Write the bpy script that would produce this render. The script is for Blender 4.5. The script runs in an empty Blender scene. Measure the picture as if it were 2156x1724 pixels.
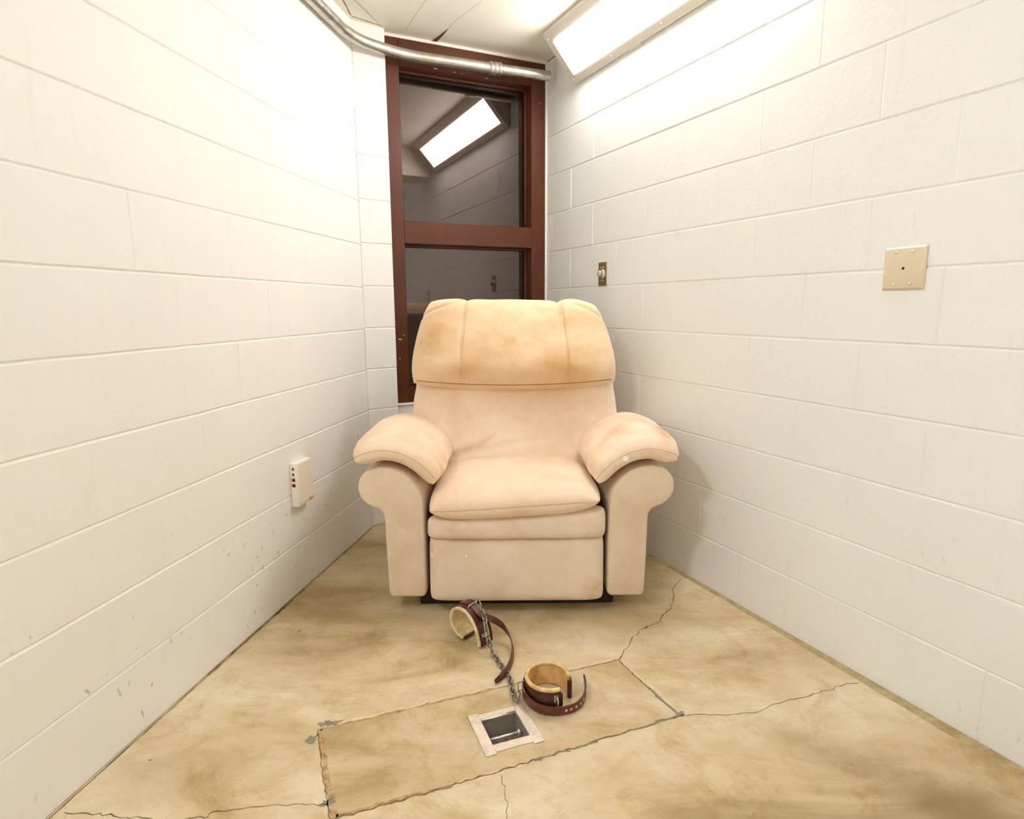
import bpy, bmesh, math, random
from mathutils import Vector, Matrix, noise
from mathutils.geometry import delaunay_2d_cdt
random.seed(7)
C = bpy.context.scene.collection
sc = bpy.context.scene
PI = math.pi
V = Vector

# ------------------------------------------------------------------ materials
def mat(name, col, rough=.6, metal=0, spec=.5):
    m = bpy.data.materials.new(name); m.use_nodes = True
    b = m.node_tree.nodes['Principled BSDF']
    b.inputs['Base Color'].default_value = (*col, 1)
    b.inputs['Roughness'].default_value = rough
    b.inputs['Metallic'].default_value = metal
    b.inputs['Specular IOR Level'].default_value = spec
    return m
def nd(m, t, **k):
    n = m.node_tree.nodes.new(t)
    for a, v in k.items(): setattr(n, a, v)
    return n
def lk(m, a, b): m.node_tree.links.new(a, b)
def coords(m, scale=(1, 1, 1), rot=(0, 0, 0), src='Object'):
    t = nd(m, 'ShaderNodeTexCoord'); mp = nd(m, 'ShaderNodeMapping')
    mp.inputs['Scale'].default_value = scale; mp.inputs['Rotation'].default_value = rot
    lk(m, t.outputs[src], mp.inputs['Vector']); return mp.outputs['Vector']
def noise_tex(m, vec, scale, detail=4, rough=.55, dist=0):
    n = nd(m, 'ShaderNodeTexNoise'); n.inputs['Scale'].default_value = scale
    n.inputs['Detail'].default_value = detail; n.inputs['Roughness'].default_value = rough
    n.inputs['Distortion'].default_value = dist
    lk(m, vec, n.inputs['Vector']); return n.outputs['Fac']
def ramp(m, fac, stops):
    r = nd(m, 'ShaderNodeValToRGB'); e = r.color_ramp.elements
    while len(e) < len(stops): e.new(.5)
    for el, (p, c) in zip(e, stops):
        el.position = p; el.color = (*c, 1) if len(c) == 3 else c
    lk(m, fac, r.inputs['Fac']); return r.outputs['Color']
def mix(m, fac, a, b, mode='MIX'):
    x = nd(m, 'ShaderNodeMix', data_type='RGBA', blend_type=mode)
    if isinstance(fac, (int, float)): x.inputs[0].default_value = fac
    else: lk(m, fac, x.inputs[0])
    for i, s in ((6, a), (7, b)):
        if isinstance(s, tuple): x.inputs[i].default_value = (*s, 1)
        else: lk(m, s, x.inputs[i])
    return x.outputs[2]
def bump(m, h, strength=.2, dist=.002, prev=None):
    b = nd(m, 'ShaderNodeBump'); b.inputs['Strength'].default_value = strength; b.inputs['Distance'].default_value = dist
    lk(m, h, b.inputs['Height'])
    if prev is not None: lk(m, prev, b.inputs['Normal'])
    return b.outputs['Normal']
def bsdf(m): return m.node_tree.nodes['Principled BSDF']
def setc(m, col): lk(m, col, bsdf(m).inputs['Base Color'])
def setn(m, n): lk(m, n, bsdf(m).inputs['Normal'])
BW = [(0, 0, 0), (1, 1, 1)]

def paint_wall(name, base, speck):
    m = mat(name, base, .55, spec=.35)
    v = coords(m)
    big = ramp(m, noise_tex(m, v, 1.3, 3), [(.3, tuple(c*.955 for c in base)), (.7, base)])
    fine = noise_tex(m, v, 55, 5, .65)
    # little brown specks, thickest low on the wall
    vo = nd(m, 'ShaderNodeTexVoronoi'); vo.inputs['Scale'].default_value = 30
    w = coords(m, (1, 1, .55)); nz = nd(m, 'ShaderNodeTexNoise'); nz.inputs['Scale'].default_value = 30; nz.inputs['Detail'].default_value = 4; lk(m, w, nz.inputs['Vector'])
    va = nd(m, 'ShaderNodeVectorMath', operation='MULTIPLY_ADD'); lk(m, nz.outputs['Color'], va.inputs[0]); va.inputs[1].default_value = (.045, .045, .06); lk(m, w, va.inputs[2])
    lk(m, va.outputs[0], vo.inputs['Vector'])
    sp = ramp(m, vo.outputs['Distance'], [(.09, (1, 1, 1)), (.17, (0, 0, 0))])
    pt = ramp(m, noise_tex(m, v, 4.2, 2), [(.50, (0, 0, 0)), (.62, (1, 1, 1))])
    sx = nd(m, 'ShaderNodeSeparateXYZ'); t = nd(m, 'ShaderNodeTexCoord'); lk(m, t.outputs['Object'], sx.inputs[0])
    mr = nd(m, 'ShaderNodeMapRange'); lk(m, sx.outputs['Z'], mr.inputs[0])
    mr.inputs[1].default_value = .1; mr.inputs[2].default_value = .75; mr.inputs[3].default_value = 1; mr.inputs[4].default_value = 0
    f = mix(m, 1.0, sp, pt, 'MULTIPLY')
    ma = nd(m, 'ShaderNodeMath', operation='MULTIPLY'); lk(m, f, ma.inputs[0]); lk(m, mr.outputs[0], ma.inputs[1])
    mb = nd(m, 'ShaderNodeMath', operation='MULTIPLY'); lk(m, ma.outputs[0], mb.inputs[0]); mb.inputs[1].default_value = speck
    # scuffs, faint vertical drags
    sc_v = coords(m, (9, 9, 1.2)); scf = ramp(m, noise_tex(m, sc_v, 3, 6, .7), [(.60, (0, 0, 0)), (.78, (1, 1, 1))])
    sm = nd(m, 'ShaderNodeMath', operation='MULTIPLY'); lk(m, scf, sm.inputs[0]); sm.inputs[1].default_value = .22
    c = mix(m, sm.outputs[0], big, (.60, .56, .44))
    c = mix(m, mb.outputs[0], c, (.30, .17, .06))
    setc(m, c)
    n = bump(m, fine, .35, .0035); n = bump(m, noise_tex(m, v, 9, 3), .3, .006, n); setn(m, n)
    return m
M = {}
M['wall_l'] = paint_wall('painted block left', (.875, .872, .85), .8)
M['wall_r'] = paint_wall('painted block right', (.862, .878, .872), .25)
M['wall_w'] = paint_wall('painted block window side', (.87, .872, .86), .3)
M['joint'] = mat('dirty mortar', (.70, .64, .47), .8)
def mk_ceiling():
    m = mat('ceiling paint', (.88, .85, .79), .6); v = coords(m)
    setc(m, ramp(m, noise_tex(m, v, 2.2, 4), [(.3, (.86, .81, .72)), (.65, (.90, .87, .81))]))
    setn(m, bump(m, noise_tex(m, v, 30, 3), .15, .002)); return m
M['ceil'] = mk_ceiling()
M['ceil_seam'] = mat('ceiling seam', (.34, .22, .08), .8)
M['ceil_crack'] = mat('ceiling crack', (.10, .07, .03), .9)
def mk_floor(name, light, mid, dark, seedv):
    m = mat(name, mid, .5, spec=.3)
    v = coords(m, (1, 1, 1), (0, 0, .5)); v2 = coords(m, (.62, 1.5, 1), (0, 0, -.35))
    n1 = noise_tex(m, v2, 2.3+seedv, 8, .62, .6)
    base = ramp(m, n1, [(.32, dark), (.46, mid), (.62, light)])
    n2 = noise_tex(m, v, 11, 8, .72, .3)
    tint = ramp(m, n2, [(.35, (.86, .80, .68)), (.55, (1, 1, 1)), (.75, (1.0, .98, .94))])
    c = mix(m, .75, base, tint, 'MULTIPLY')
    nm = noise_tex(m, coords(m, (1, 1, 1), (0, 0, 1.1)), 5.5, 9, .74, .8)
    c = mix(m, .8, c, ramp(m, nm, [(.36, (.80, .72, .58)), (.50, (1, 1, 1)), (.66, (1.0, .97, .93))]), 'MULTIPLY')
    n3 = noise_tex(m, coords(m, (1.6, .8, 1)), 46, 6, .7)
    pits = ramp(m, n3, [(.30, (.55, .42, .25)), (.38, (1, 1, 1))])
    c = mix(m, .6, c, pits, 'MULTIPLY')
    at = nd(m, 'ShaderNodeAttribute', attribute_name='wear_shade')
    c = mix(m, at.outputs['Fac'], c, (.26, .19, .075))  # floor stains, plus shade beside the chair painted into the colour
    setc(m, c)
    r = ramp(m, n2, [(.3, (.38, .38, .38)), (.7, (.62, .62, .62))]); lk(m, r, bsdf(m).inputs['Roughness'])
    setn(m, bump(m, noise_tex(m, v, 70, 5, .7), .18, .0015)); return m
M['floor'] = mk_floor('stained concrete', (.72, .63, .465), (.62, .505, .315), (.42, .325, .165), 0)
M['pad'] = mk_floor('patched concrete', (.65, .55, .385), (.565, .445, .265), (.42, .315, .155), 1.1)
def mk_rough(name, a, b, sca):
    m = mat(name, a, .9); v = coords(m)
    setc(m, ramp(m, noise_tex(m, v, sca, 6, .8), [(.4, a), (.6, b)])); setn(m, bump(m, noise_tex(m, v, 180, 4, .8), .6, .002)); return m
M['crack'] = mk_rough('crack dirt', (.13, .085, .03), (.30, .21, .10), 60)
M['rust'] = mk_rough('rusty joint', (.33, .185, .08), (.55, .40, .22), 45)
M['patch'] = mk_rough('grey filler', (.20, .18, .12), (.30, .27, .19), 50)
M['edge'] = mk_rough('chalky edge', (.74, .62, .44), (.62, .47, .27), 40)
M['grout'] = mk_rough('grout strip', (.50, .40, .22), (.36, .27, .13), 20)
M['gap'] = mk_rough('dark gap', (.10, .06, .02), (.36, .25, .11), 9)
def mk_suede(name, light, mid, dark, k):
    m = mat(name, mid, .95, spec=.12)
    b = bsdf(m); b.inputs['Sheen Weight'].default_value = .35; b.inputs['Sheen Roughness'].default_value = .5
    b.inputs['Sheen Tint'].default_value = (1, .9, .8, 1)
    v = coords(m)
    n1 = noise_tex(m, v, k, 5, .6, .5)
    c = ramp(m, n1, [(.30, dark), (.48, mid), (.66, light)])
    n2 = noise_tex(m, v, 15, 5, .7, .4)
    c = mix(m, .55, c, ramp(m, n2, [(.35, (.93, .87, .80)), (.6, (1, 1, 1))]), 'MULTIPLY')
    at = nd(m, 'ShaderNodeAttribute', attribute_name='wear_shade'); c = mix(m, at.outputs['Fac'], c, (.56, .31, .12))
    setc(m, c)
    n = bump(m, noise_tex(m, v, 260, 3), .12, .0006); n = bump(m, noise_tex(m, v, 18, 4, .6, .8), .35, .006, n); n = bump(m, noise_tex(m, coords(m, (1.6, 1.6, .8), (0, .5, 0)), 9, 3, .5, 1.2), .18, .009, n); setn(m, n)
    return m
M['suede'] = mk_suede('worn tan suede', (.90, .775, .64), (.87, .715, .56), (.80, .62, .45), 3.0)
M['suede_h'] = mk_suede('soiled headrest suede', (.88, .72, .55), (.84, .645, .44), (.74, .50, .28), 3.6)
M['suede_f'] = mk_suede('front panel suede', (.83, .72, .60), (.79, .67, .54), (.70, .56, .42), 2.6)
M['seamth'] = mat('seam thread', (.58, .38, .21), .9)
M['crease_shade'] = mat('painted crease shade', (.20, .115, .05), .9)
M['dark'] = mat('dark underside', (.02, .016, .012), .8)
M['white'] = mat('white fleck', (.95, .93, .88), .8)
def mk_frame():
    m = mat('oxblood enamel', (.085, .019, .008), .36, spec=.5); v = coords(m)
    setc(m, ramp(m, noise_tex(m, v, 7, 4), [(.3, (.082, .018, .006)), (.7, (.112, .027, .0085))]))
    setn(m, bump(m, noise_tex(m, v, 120, 2), .1, .0008)); return m
M['frame'] = mk_frame()
M['chip'] = mat('chipped paint', (.80, .66, .48), .8)
M['night'] = mat('night outside', (.004, .003, .004), .9)
def mk_glass():
    m = mat('security glass', (.86, .80, .80), .0)
    b = bsdf(m); b.inputs['Transmission Weight'].default_value = 1; b.inputs['IOR'].default_value = 1.88
    b.inputs['Roughness'].default_value = 0; b.inputs['Specular Tint'].default_value = (1, .84, .80, 1); return m
M['glass'] = mk_glass()
def mk_metal(name, col, rough, sca=30, lo=.62):
    m = mat(name, col, rough, 1); v = coords(m)
    setc(m, ramp(m, noise_tex(m, v, sca, 5, .7), [(.35, tuple(c*lo for c in col)), (.6, col)]))
    lk(m, ramp(m, noise_tex(m, v, sca*1.7, 4), [(.3, (rough*.8,)*3), (.7, (min(1, rough*1.5),)*3)]), bsdf(m).inputs['Roughness'])
    return m
M['conduit'] = mk_metal('galvanised steel', (.66, .63, .55), .34, 26, .8)
M['chain'] = mk_metal('zinc chain', (.42, .38, .31), .35, 80)
M['steel'] = mk_metal('brushed steel', (.86, .77, .68), .5, 18, .8)
M['steel_d'] = mat('pit steel', (.36, .33, .275), .45, .35)
M['rod'] = mk_metal('steel rod', (.95, .90, .84), .42, 60)
M['ivory'] = mat('ivory satin plate', (.72, .63, .47), .38, .35)
M['brass'] = mk_metal('dull brass plate', (.50, .39, .22), .45, 90)
M['nickel'] = mk_metal('toggle nickel', (.55, .50, .42), .22, 90)
M['hole'] = mat('black hole', (.003, .003, .003), .9)
M['abs'] = mat('white plastic', (.86, .84, .78), .4)
M['abs_y'] = mat('yellowed plastic', (.87, .80, .69), .45)
M['orange'] = mat('orange jack', (.62, .13, .035), .4)
M['housing'] = mat('white enamel housing', (.84, .80, .72), .4)
def mk_leather(name, col, rough, sca):
    m = mat(name, col, rough); v = coords(m)
    setc(m, ramp(m, noise_tex(m, v, sca, 5), [(.35, tuple(c*.6 for c in col)), (.65, col)]))
    setn(m, bump(m, noise_tex(m, v, 400, 3), .25, .0006)); return m
M['leather'] = mk_leather('oxblood leather', (.072, .013, .009), .33, 30)
M['leather_s'] = mk_leather('oxblood strap', (.135, .036, .022), .36, 40)
def mk_pad():
    m = mat('tan padding', (.70, .45, .17), .5); v = coords(m)
    setc(m, ramp(m, noise_tex(m, v, 24, 5), [(.35, (.52, .29, .085)), (.6, (.76, .52, .22))]))
    setn(m, bump(m, noise_tex(m, coords(m, (1, 1, .12)), 160, 3, .5, 1.5), .6, .003)); return m
M['padding'] = mk_pad()
M['piping'] = mk_leather('tan piping', (.80, .56, .25), .45, 40)
M['piping_l'] = mk_leather('pale piping', (.82, .66, .38), .5, 40)
M['padding_l'] = mk_leather('pale padding', (.78, .60, .30), .5, 40)
def emit(name, col, s):
    m = bpy.data.materials.new(name); m.use_nodes = True; nt = m.node_tree; nt.nodes.clear()
    e = nt.nodes.new('ShaderNodeEmission'); o = nt.nodes.new('ShaderNodeOutputMaterial')
    e.inputs[0].default_value = (*col, 1); e.inputs[1].default_value = s; nt.links.new(e.outputs[0], o.inputs[0]); return m
LAMP = 17.0
M['diffuser'] = emit('lit diffuser', (1, .975, .93), LAMP)
M['diffuser2'] = emit('lit rear diffuser', (.975, .985, 1), 57)

# ------------------------------------------------------------------ object helpers
def link(name, bm, m, parent=None, smooth=False, autos=False, loc=None):
    me = bpy.data.meshes.new(name); bm.normal_update(); bm.to_mesh(me); bm.free()
    for x in (m if isinstance(m, (list, tuple)) else [m]): me.materials.append(x)
    o = bpy.data.objects.new(name, me); C.objects.link(o)
    if smooth:
        for p in me.polygons: p.use_smooth = True
        if autos:
            try: me.set_sharp_from_angle(angle=math.radians(38))
            except Exception: pass
    if parent:
        o.parent = parent
        o.matrix_parent_inverse = parent.matrix_world.inverted() if False else Matrix.Translation(-parent.location)
    return o
def tag(o, label, cat, group=None):
    o['label'] = label; o['category'] = cat
    if group: o['group'] = group
    return o
def struct(o): o['kind'] = 'structure'; return o
def thing(name, label, cat, loc=(0, 0, 0), group=None):
    o = bpy.data.objects.new(name, None); C.objects.link(o); o.location = loc; o.empty_display_size = .05
    return tag(o, label, cat, group)
def box(bm, lo, hi, M4=None, mi=0):
    vs = [bm.verts.new(V((x, y, z))) for z in (lo[2], hi[2]) for y in (lo[1], hi[1]) for x in (lo[0], hi[0])]
    if M4 is not None:
        for v in vs: v.co = M4 @ v.co
    for f in ((0, 2, 3, 1), (4, 5, 7, 6), (0, 1, 5, 4), (2, 6, 7, 3), (0, 4, 6, 2), (1, 3, 7, 5)):
        fa = bm.faces.new([vs[i] for i in f]); fa.material_index = mi
    return vs
def bevel(bm, w, seg=2):
    bmesh.ops.bevel(bm, geom=bm.edges[:], offset=w, segments=seg, affect='EDGES', profile=.5)
def bbox_obj(name, lo, hi, m, parent=None, M4=None, bev=.0, seg=2):
    bm = bmesh.new(); box(bm, lo, hi, M4)
    if bev: bevel(bm, bev, seg)
    return link(name, bm, m, parent, bool(bev), True)
def frames(path, closed=False):
    n = len(path); out = []; up = V((0, 0, 1)); prev = None
    for i in range(n):
        a = path[(i-1) % n] if (closed or i) else path[0]; b = path[(i+1) % n] if (closed or i < n-1) else path[-1]
        t = (b-a).normalized()
        if prev is None:
            s = t.cross(up)
            if s.length < .05: s = t.cross(V((1, 0, 0)))
            s.normalize()
        else:
            s = prev - t*prev.dot(t); s.normalize()
        prev = s; out.append((t, s, s.cross(t)))
    return out
def tube(bm, path, r, seg=10, closed=False, cap=True, mi=0):
    path = [V(p) for p in path]; fr = frames(path, closed); rings = []
    for i, (p, (t, s, u)) in enumerate(zip(path, fr)):
        rr = r[i] if isinstance(r, (list, tuple)) else r
        rings.append([bm.verts.new(p + (s*math.cos(2*PI*k/seg) + u*math.sin(2*PI*k/seg))*rr) for k in range(seg)])
    m = len(rings)
    for i in range(m if closed else m-1):
        A, B = rings[i], rings[(i+1) % m]
        for k in range(seg):
            f = bm.faces.new((A[k], A[(k+1) % seg], B[(k+1) % seg], B[k])); f.material_index = mi
    if cap and not closed:
        bm.faces.new(rings[0][::-1]).material_index = mi; bm.faces.new(rings[-1]).material_index = mi
def spline(pts, n=8, closed=False):
    P = [V(p) for p in pts]; out = []; m = len(P)
    for i in range(m if closed else m-1):
        if closed: a, b, c, d = P[i-1], P[i], P[(i+1) % m], P[(i+2) % m]
        else: a, b, c, d = P[max(i-1, 0)], P[i], P[i+1], P[min(i+2, m-1)]
        for k in range(n):
            t = k/n
            out.append(.5*((2*b) + (c-a)*t + (2*a-5*b+4*c-d)*t*t + (3*b-a-3*c+d)*t**3))
    if not closed: out.append(P[-1])
    return out

# ------------------------------------------------------------------ room frame (metres; the camera stands over x=0, y=0)
HC = 2.425
DL = V((.17168654, .98515163, 0)); NL = V((.98515163, -.17168654, 0)); OL = NL*(-1.2376902)      # left wall: OL + DL*s, NL into room
DR = V((-.42216706, .90651805, 0)); NR0 = V((.90651805, .42216706, 0)); OR = NR0*1.6892887; NR = -NR0
E1 = V((.90651805, .42216706, 0)); NW = V((.42216706, -.90651805, 0)); CW = V((.199, 3.573, 0))   # window wall, runs back from CW along -E1
Z = V((0, 0, 1))
LC = V((-.725, 3.05, 0))

def block_wall(name, O, D, N, s0, s1, z0, z1, joints, m, course=.2032, back=.12, wob=0, vj=(.0005, .0013)):
    """painted concrete block wall: one bevelled face per block, V joints between"""
    bm = bmesh.new()
    def P(s, z, d): return O + D*s + Z*z - N*d
    k = 0; z = 0.0
    while z < z1 - 1e-4:
        za, zb = max(z, z0), min(z+course, z1)
        if zb - za > .004:
            js = [s0] + sorted(j for j in joints(k) if s0+.01 < j < s1-.01) + [s1]
            for a, b in zip(js[:-1], js[1:]):
                rs = random.Random(int(a*1000)*31+k)
                off = rs.uniform(-.0006, .0006)
                hz, hs, dz = .0052, .0048, .0042
                if b-a < .03: hs = .3*(b-a)
                # corners at joint depth, subdivided along length for slight waviness
                n = max(2, int((b-a)/.05))
                lo_o, hi_o, lo_i, hi_i = [], [], [], []
                for i in range(n+1):
                    t = i/n; s = a+(b-a)*t; si = a+hs+(b-a-2*hs)*t
                    w1 = noise.noise(V((s*9, za*9, wob)))*.0013; w2 = noise.noise(V((s*9, zb*9, wob)))*.0013
                    if za <= z0+1e-5: w1 = 0
                    if zb >= z1-1e-5: w2 = 0
                    lo_o.append(bm.verts.new(P(s, za+w1, dz))); hi_o.append(bm.verts.new(P(s, zb+w2, dz)))
                    lo_i.append(bm.verts.new(P(si, za+w1+hz, off))); hi_i.append(bm.verts.new(P(si, zb+w2-hz, off)))
                def q(*vs, mi=0): 
                    f = bm.faces.new(vs); f.material_index = mi
                for i in range(n):
                    q(lo_i[i], lo_i[i+1], hi_i[i+1], hi_i[i])
                    q(lo_o[i], lo_o[i+1], lo_i[i+1], lo_i[i]); q(hi_i[i], hi_i[i+1], hi_o[i+1], hi_o[i])
                # ends are shallower: raise a filled end strip
                for e, (lo, hi, li, hi2) in enumerate(((lo_o[0], hi_o[0], lo_i[0], hi_i[0]), (lo_o[-1], hi_o[-1], lo_i[-1], hi_i[-1]))):
                    s = a if e == 0 else b
                    ds = vj[0] + random.Random(int(round(s*1000))*7+k).random()*vj[1]
                    mlo = bm.verts.new(P(s, za+hz, ds)); mhi = bm.verts.new(P(s, zb-hz, ds))
                    q(li, mlo, mhi, hi2); q(lo, mlo, li); q(hi, hi2, mhi)
        z += course; k += 1
    bmesh.ops.remove_doubles(bm, verts=bm.verts[:], dist=.0004)
    bmesh.ops.recalc_face_normals(bm, faces=bm.faces[:])
    tot = sum((f.normal.dot(N)*f.calc_area() for f in bm.faces))
    if tot < 0: bmesh.ops.reverse_faces(bm, faces=bm.faces[:])
    if back:
        vs = [bm.verts.new(P(s, z, d)) for d in (.006, back) for z in (z0, z1) for s in (s0, s1)]
        for f in ((0, 1, 3, 2), (4, 6, 7, 5), (0, 4, 5, 1), (2, 3, 7, 6), (0, 2, 6, 4), (1, 5, 7, 3)): bm.faces.new([vs[i] for i in f])
    return struct(link(name, bm, m))
def jl(k):
    ph = 1.84 if k % 2 == 0 else 1.636
    return [ph + .4075*i for i in range(-12, 6)]
def jr(k):
    ph = 2.88 if k % 2 == 0 else 2.668
    return [ph - .4195*i for i in range(-1, 13)]
sL = LC.dot(DL); sR = CW.dot(DR)
block_wall('wall_left', OL, DL, NL, -1.5, sL, 0, HC, jl, M['wall_l'], wob=1)
block_wall('wall_right', OR, DR, NR, -.9, sR, 0, HC, jr, M['wall_r'], wob=2, vj=(.0012, .0016))
# narrow return beside the window, one block face wide
SE = V((-.592, 3.147, 0)); dS = (SE-LC).normalized(); nS = V((dS.y, -dS.x, 0))
block_wall('wall_corner', LC, dS, nS, 0, (SE-LC).length, 0, HC, lambda k: [], M['wall_w'], course=.2045, back=.10, wob=3)
# block below the window, up to the sill
FW = .895
block_wall('wall_window', CW - E1*FW + NW*.012, E1, NW, 0, FW-.002, 0, .622, lambda k: [.06+.2*(k % 2)+.4*i for i in range(3)], M['wall_w'], back=.10, wob=4)
# rear wall behind the camera, with the doorway side left plain
LB = OL + DL*-1.5; RB = OR + DR*-.9
dB = (LB-RB).normalized(); nB = V((dB.y, -dB.x, 0))
if nB.dot(V((0, 1, 0))) < 0: nB = -nB
block_wall('wall_back', RB, dB, nB, 0, (LB-RB).length, 0, HC, lambda k: [.2*(k % 2)+.4064*i for i in range(1, 12)], M['wall_w'], wob=5)

# ------------------------------------------------------------------ ceiling with panel seams
bm = bmesh.new()
cp = [LB, RB, OR + DR*(sR+.02), CW - E1*1.2 + V((0, .02, 0)), LC + V((-.05, .0, 0))]
top = [bm.verts.new(p + Z*HC) for p in cp]; top2 = [bm.verts.new(p + Z*(HC+.08)) for p in cp]
bm.faces.new(top); bm.faces.new(top2[::-1])
for i in range(len(cp)): bm.faces.new((top[i], top2[i], top2[(i+1) % 5], top[(i+1) % 5]))
bmesh.ops.recalc_face_normals(bm, faces=bm.faces[:])
def ribbon(bm, pts, w, z, mi, jitter=0, seed=0, up=1, sub=1, thick=.0):
    rs = random.Random(seed); P = [V((p[0], p[1], z)) for p in pts]
    if sub > 1:
        Q = []
        for a, b in zip(P[:-1], P[1:]):
            for k in range(sub): Q.append(a.lerp(b, k/sub))
        Q.append(P[-1])
        P = [Q[0]] + [q + V((rs.uniform(-1, 1), rs.uniform(-1, 1), 0))*jitter for q in Q[1:-1]] + [Q[-1]]
    L, R_ = [], []
    for i, p in enumerate(P):
        t = (P[min(i+1, len(P)-1)] - P[max(i-1, 0)]).normalized(); s = V((-t.y, t.x, 0))
        ww = (w[0]+(w[1]-w[0])*i/(len(P)-1)) if isinstance(w, tuple) else w
        ww *= rs.uniform(.45, 1.3) if jitter else 1
        L.append(bm.verts.new(p + s*ww/2)); R_.append(bm.verts.new(p - s*ww/2))
    for i in range(len(P)-1):
        vs = (R_[i], R_[i+1], L[i+1], L[i]) if up > 0 else (L[i], L[i+1], R_[i+1], R_[i])
        f = bm.faces.new(vs); f.material_index = mi
ribbon(bm, [(-.69, 2.76), (-.663, 2.883), (-.597, 3.15)], .0022, HC-.0008, 1, up=-1)
ribbon(bm, [(-.30, 2.70), (-.36, 2.887), (-.494, 3.168)], .0016, HC-.0008, 1, up=-1)
ribbon(bm, [(-.12, 2.90), (-.246, 3.074), (-.29, 3.16)], .0016, HC-.0008, 1, up=-1)
ribbon(bm, [(-.29, 3.16), (-.335, 3.24), (-.385, 3.318)], (.002, .030), HC-.0009, 2, up=-1)
ribbon(bm, [(-.73, 2.62), (-.715, 2.80), (-.715, 3.02)], .006, HC-.0010, 1, jitter=.001, sub=6, up=-1)
ribbon(bm, [(-.714, 3.03), (-.60, 3.13)], .005, HC-.0010, 1, jitter=.001, sub=6, up=-1)
struct(link('ceiling', bm, [M['ceil'], M['ceil_seam'], M['ceil_crack']]))
# dropped soffit over the near part of the room (seen mirrored in the window)
SO = 1.27; bm = bmesh.new()
a = OR + DR*SO + NR*.002; far = a - E1*2.9
pts = [a, far, far - DR*.30 , OR + DR*(SO-.30) + NR*.002]
lo = [bm.verts.new(p + Z*2.205) for p in pts]; hi = [bm.verts.new(p + Z*(HC-.001)) for p in pts]
bm.faces.new(lo); bm.faces.new(hi[::-1])
for i in range(4): bm.faces.new((lo[i], hi[i], hi[(i+1) % 4], lo[(i+1) % 4]))
bmesh.ops.recalc_face_normals(bm, faces=bm.faces[:])
# trim the soffit at the left wall plane
bmesh.ops.bisect_plane(bm, geom=bm.verts[:]+bm.edges[:]+bm.faces[:], plane_co=OL, plane_no=NL, clear_inner=True)
struct(link('trim_1', bm, M['ceil']))

# ------------------------------------------------------------------ floor, patched slab and cracks
hole = [(-.098, 1.524), (.001, 1.561), (.047, 1.462), (-.053, 1.421)]
padq = [(-.523, 1.491), (.339, 1.812), (.461, 1.537), (-.402, 1.197)]
def inside(p, q):
    c = False; j = len(q)-1
    for i in range(len(q)):
        if (q[i][1] > p[1]) != (q[j][1] > p[1]) and p[0] < (q[j][0]-q[i][0])*(p[1]-q[i][1])/(q[j][1]-q[i][1])+q[i][0]: c = not c
        j = i
    return c
def gauss(p, c, r, ang=0, asp=1):
    d = V((p[0]-c[0], p[1]-c[1])); ca, sa = math.cos(ang), math.sin(ang)
    u, v = d.x*ca+d.y*sa, -d.x*sa+d.y*ca
    return math.exp(-((u/r)**2+(v/(r*asp))**2))
STAINS_SHADE = [((-.90, 1.36), .10, .4, .45, .30), ((-.80, 1.30), .16, .3, .4, .2), ((.98, 1.24), .16, -.5, .5, .5), ((.77, 1.42), .13, -.7, .45, .26), ((1.1, 1.12), .2, -.5, .6, .45),
          ((-.16, 1.98), .16, .2, .5, .16), ((.05, 2.0), .25, 0, .35, .16), ((.45, 2.02), .12, .6, .5, .22), ((-.60, 2.2), .3, 1.1, .5, .30), ((-.45, 2.05), .22, .3, .5, .2), ((-.62, 2.75), .35, 1.2, .6, .25),  # spots left of the chair mostly paint its shade, over some soiling
          ((-.62, 1.75), .09, .3, .5, .12), ((.55, 2.4), .2, .9, .6, .18), ((-.02, 1.62), .05, .3, .6, .3), ((-.28, 1.36), .10, .5, .5, .16), ((.12, 1.40), .12, .4, .3, .16)]
def stain_shade_at(x, y):
    n = .65+.7*(noise.noise(V((x*7, y*7, .3)))*.5+.5)
    return min(.85, sum(k*gauss((x, y), c, r, a, asp) for c, r, a, asp, k in STAINS_SHADE)*n)
def flat(name, poly, cut, step, m, z=0, extra=()):
    xs = [p[0] for p in poly]; ys = [p[1] for p in poly]
    verts = [V(p[:2]) for p in poly]; ng = len(poly); edges = [(i, (i+1) % ng) for i in range(ng)]
    for c in cut:
        b = len(verts); verts += [V(p) for p in c]; edges += [(b+i, b+(i+1) % len(c)) for i in range(len(c))]
    x = min(xs)+step/2
    while x < max(xs):
        y = min(ys)+step/2
        while y < max(ys):
            far = y < .9 or y > 3.2
            if inside((x, y), poly) and not (far and (round(x/step) % 3 or round(y/step) % 3)): verts.append(V((x, y)))
            y += step
        x += step
    vo, _, fo, _, _, _ = delaunay_2d_cdt(verts, edges, [], 0, 1e-6)
    bm = bmesh.new(); bv = [bm.verts.new(V((v.x, v.y, z))) for v in vo]
    for f in fo:
        c = sum((vo[i] for i in f), V((0, 0)))/len(f)
        if inside(c, poly) and not any(inside(c, q) for q in cut):
            try: bm.faces.new([bv[i] for i in f])
            except ValueError: pass
    for v in [v for v in bm.verts if not v.link_faces]: bm.verts.remove(v)
    for f in bm.faces:
        f.normal_update()
        if f.normal.z < 0: f.normal_flip()
    return bm
def add_stain_shade(o, fn):
    at = o.data.attributes.new('wear_shade', 'FLOAT', 'POINT')
    at.data.foreach_set('value', [fn(v.co) for v in o.data.vertices])
fp = [tuple((p)[:2]) for p in (LB-nB*.02-NL*.02, RB-nB*.02-NR*.02, OR+DR*(sR+.05)-NR*.02, CW-E1*1.0+V((0, .1, 0)), LC+V((-.1, .1, 0)))]
bm = flat('floor', fp, [padq], .022, None)
Zc = .0006
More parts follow.
